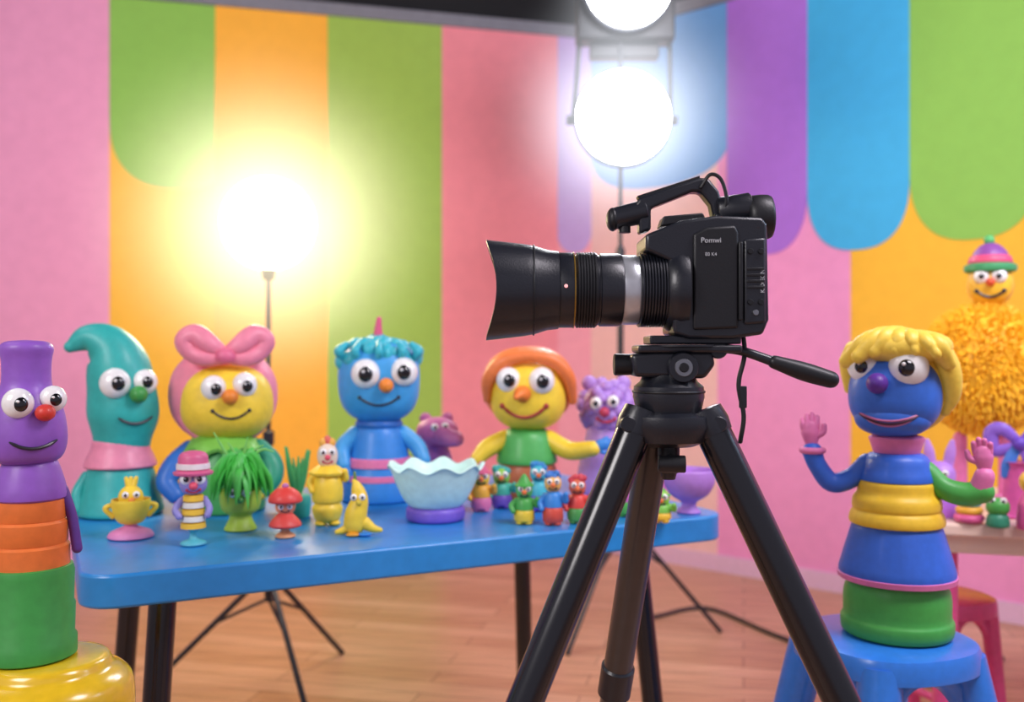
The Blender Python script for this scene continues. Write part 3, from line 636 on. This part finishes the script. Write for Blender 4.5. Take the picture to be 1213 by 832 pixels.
prism(g,'handle_grip',[(-52,150),(-44,164),(28,188),(38,187),(50,172),(56,150),(56,136),(44,136),(40,156),(28,171),(18,171),(-30,152),(-30,126),(-44,122),(-44,146)],-10,12,BLK,bevel=3.5)
prism(g,'handle_rail',[(-44,163),(28,187),(28,191),(-46,167)],-6,8,BLK2,bevel=1)
cyl(g,'front_mic',(-76,1,140),(-34,1,150),13,14,BLK); ell(g,'mic_foam',(-74,1,140),(8,14,14),BLK2)
cyl(g,'mic_mount',(-60,1,132),(-60,1,124),7,7,BLK2)
prism(g,'top_shoe',[(-20,130),(-16,142),(30,146),(34,138)],-14,16,BLK2,bevel=2)
cyl(g,'viewfinder_tube',(48,-4,148),(88,-4,152),17,19,BLK); lathe(g,'eyecup',[(14,0),(21,1),(26,8),(26,26),(22,30),(14,30)],BLK2,c=(82,-4,141),axis=(1,0,.05),smooth=2,sharp=60)
box(g,'viewfinder_block',(66,-2,138),(46,30,16),BLK,bevel=4)
tube(g,'mic_cable',[(28,-12,176),(38,-16,190),(50,-18,184),(56,-20,160),(50,-16,140)],2.2,BLK2,seg=8)
def txt(s,loc,size,rot=(math.pi/2,0,0)):
    cu=bpy.data.curves.new('lettering','FONT'); cu.body=s; cu.size=size*g.s; cu.extrude=.0002; cu.align_x='CENTER'
    o=bpy.data.objects.new('lettering',cu); col.objects.link(o); o.parent=g.e; o.location=Vector(loc)*g.s; o.rotation_euler=rot; cu.materials.append(mat('c4c8ce',.5,0,bump=0))
txt('Pomwi',(34,-38.6,108),8.5); txt('E0 K4',(34,-38.6,93),5.5); txt('KAXEON',(95,-38.6,64),6.5,(math.pi/2,-math.pi/2,0))
# tripod
g=G('camera_tripod',(o0.x,o0.y,0),Yc/F,0.0)
Z=lambda py:(H*F/Yc)-(py-CY)
X=lambda px:px-800
lathe(g,'quick_release_plate',[(40,Z(412)),(44,Z(411)),(44,Z(408.5)),(40,Z(408.5))],BLK,c=(8,0,0))
prism(g,'head_plate',[(X(752),Z(418)),(X(752),Z(409)),(X(872),Z(409)),(X(872),Z(418))],-32,32,BLK,bevel=3)
prism(g,'tilt_block',[(X(748),Z(446)),(X(744),Z(420)),(X(770),Z(416)),(X(838),Z(416)),(X(842),Z(432)),(X(830),Z(448))],-28,28,BLK,bevel=5)
cyl(g,'tilt_knob',(X(762),0,Z(432)),(X(727),0,Z(432)),12,13,BLK2)
cyl(g,'dial_rim',(X(803),-26,Z(435)),(X(803),-38,Z(435)),18,17,BLK); cyl(g,'dial_face',(X(803),-36,Z(435)),(X(803),-40,Z(435)),11,10,GREY); cyl(g,'dial_center',(X(803),-39,Z(435)),(X(803),-42,Z(435)),6,5,BLK2)
lathe(g,'pan_base',[(28,Z(492)),(38,Z(488)),(42,Z(470)),(41,Z(458)),(34,Z(452)),(30,Z(444)),(20,Z(442))],BLK,c=(-8,0,0))
ring(g,'pan_groove',41.5,1.6,Z(464),BLK2,c=(-8,0,0))
lathe(g,'crown',[(30,Z(528)),(46,Z(522)),(54,Z(504)),(52,Z(492)),(40,Z(488)),(30,Z(487))],BLK,c=(-8,0,0))
cyl(g,'center_column',(-8,0,Z(560)),(-8,0,Z(500)),13,13,BLK2); cyl(g,'column_hook',(-8,0,Z(568)),(-8,0,Z(558)),8,10,BLK)
tube(g,'handle_arm',[(X(842),-6,Z(412)),(X(875),-12,Z(416)),(X(915),-20,Z(430))],[6,5.5,6],BLK)
tube(g,'handle_grip',[(X(912),-20,Z(429)),(X(945),-24,Z(440)),(X(974),-28,Z(449))],[8,11,10],BLK2)
cyl(g,'handle_knob',(X(846),-24,Z(414)),(X(846),6,Z(414)),11,11,BLK)
def leg(nm,x0,y0,zt,x1,y1,r=21,m=GLOSS):
    A=Vector((x0,y0,zt)); B=Vector((x1,y1,14)); d=(B-A)
    lathe(g,nm+'_joint',[(12,-26),(22,-24),(24,-8),(22,6)],BLK,c=A,axis=d,seg=28)
    cyl(g,nm+'_upper',A,A+d*.40,r,r*.97,m,seg=32); cyl(g,nm+'_clamp',A+d*.385,A+d*.44,r*1.12,r*1.12,BLK,seg=32)
    cyl(g,nm+'_middle',A+d*.43,A+d*.70,r*.86,r*.84,m,seg=28); cyl(g,nm+'_clamp_2',A+d*.69,A+d*.73,r*1.0,r*1.0,BLK,seg=28)
    cyl(g,nm+'_lower',A+d*.72,B,r*.7,r*.66,m,seg=28); ell(g,nm+'_foot',B,(15,15,14),BLK2)
leg('leg_1',X(750),-16,Z(508),X(750)-360,-150)
leg('leg_2',X(840),-16,Z(508),X(840)+375,-150)
leg('leg_3',X(780),30,Z(520),X(780)-80,330,20,mat('3a3230',.3,.4,bump=0))
for k,(x,y) in enumerate(((-60,-22),(44,-22))): cyl(g,'leg_pivot_%d'%k,(x,y-16,Z(500)),(x,y+6,Z(500)),9,9,BLK)
cyl(g,'side_knob',(X(775),-30,Z(546)),(X(806),-34,Z(546)),10,10,BLK2)
tube(g,'safety_strap',[(X(876),-10,Z(384)),(X(879),-12,Z(420)),(X(872),-12,Z(455)),(X(878),-12,Z(492)),(X(874),-12,Z(522))],[2.8]*5,BLK2,seg=8)
box(g,'strap_buckle',(X(877),-12,Z(470)),(9,5,26),BLK,bevel=1.5)
# ---------------------------------------------------------------- lighting
w=bpy.data.worlds.new('studio_world'); sc.world=w; w.use_nodes=True
bg=w.node_tree.nodes['Background']; bg.inputs['Color'].default_value=(.88,.82,1,1); bg.inputs['Strength'].default_value=.36
def area(name,loc,tgt,size,e,colr):
    l=bpy.data.lights.new(name,'AREA'); l.energy=e; l.size=size; l.color=colr; o=bpy.data.objects.new(name,l); col.objects.link(o)
    o.location=loc; o.rotation_euler=(Vector(tgt)-Vector(loc)).to_track_quat('-Z','Y').to_euler()
area('fill_key',(-1.9,-.3,2.5),(-.2,2.6,.9),1.1,44,(1,.95,.96))  # unseen area light added as soft front fill
area('fill_wall_wash',(1.5,1.0,3.2),(1.4,4.4,1.0),1.2,84,(1,.92,1))  # unseen area light added to brighten the right wall
area('fill_rim',(2.9,1.6,2.6),(.3,1.6,1.2),.7,26,(.55,.72,1))  # unseen blue area light added for a rim on camcorder and tripod
area('fill_left_wash',(-2.2,2.2,3.3),(-1.6,4.9,1.0),1.0,20,(1,.9,.97))  # unseen area light added to lift the left wall
cam=bpy.data.cameras.new('camera'); co=bpy.data.objects.new('camera',cam); col.objects.link(co); sc.camera=co
co.location=(0,0,H); co.rotation_euler=(math.pi/2,0,0); cam.sensor_width=36; cam.lens=36*F/1213
cam.dof.use_dof=True; cam.dof.focus_distance=1.45; cam.dof.aperture_fstop=2.4
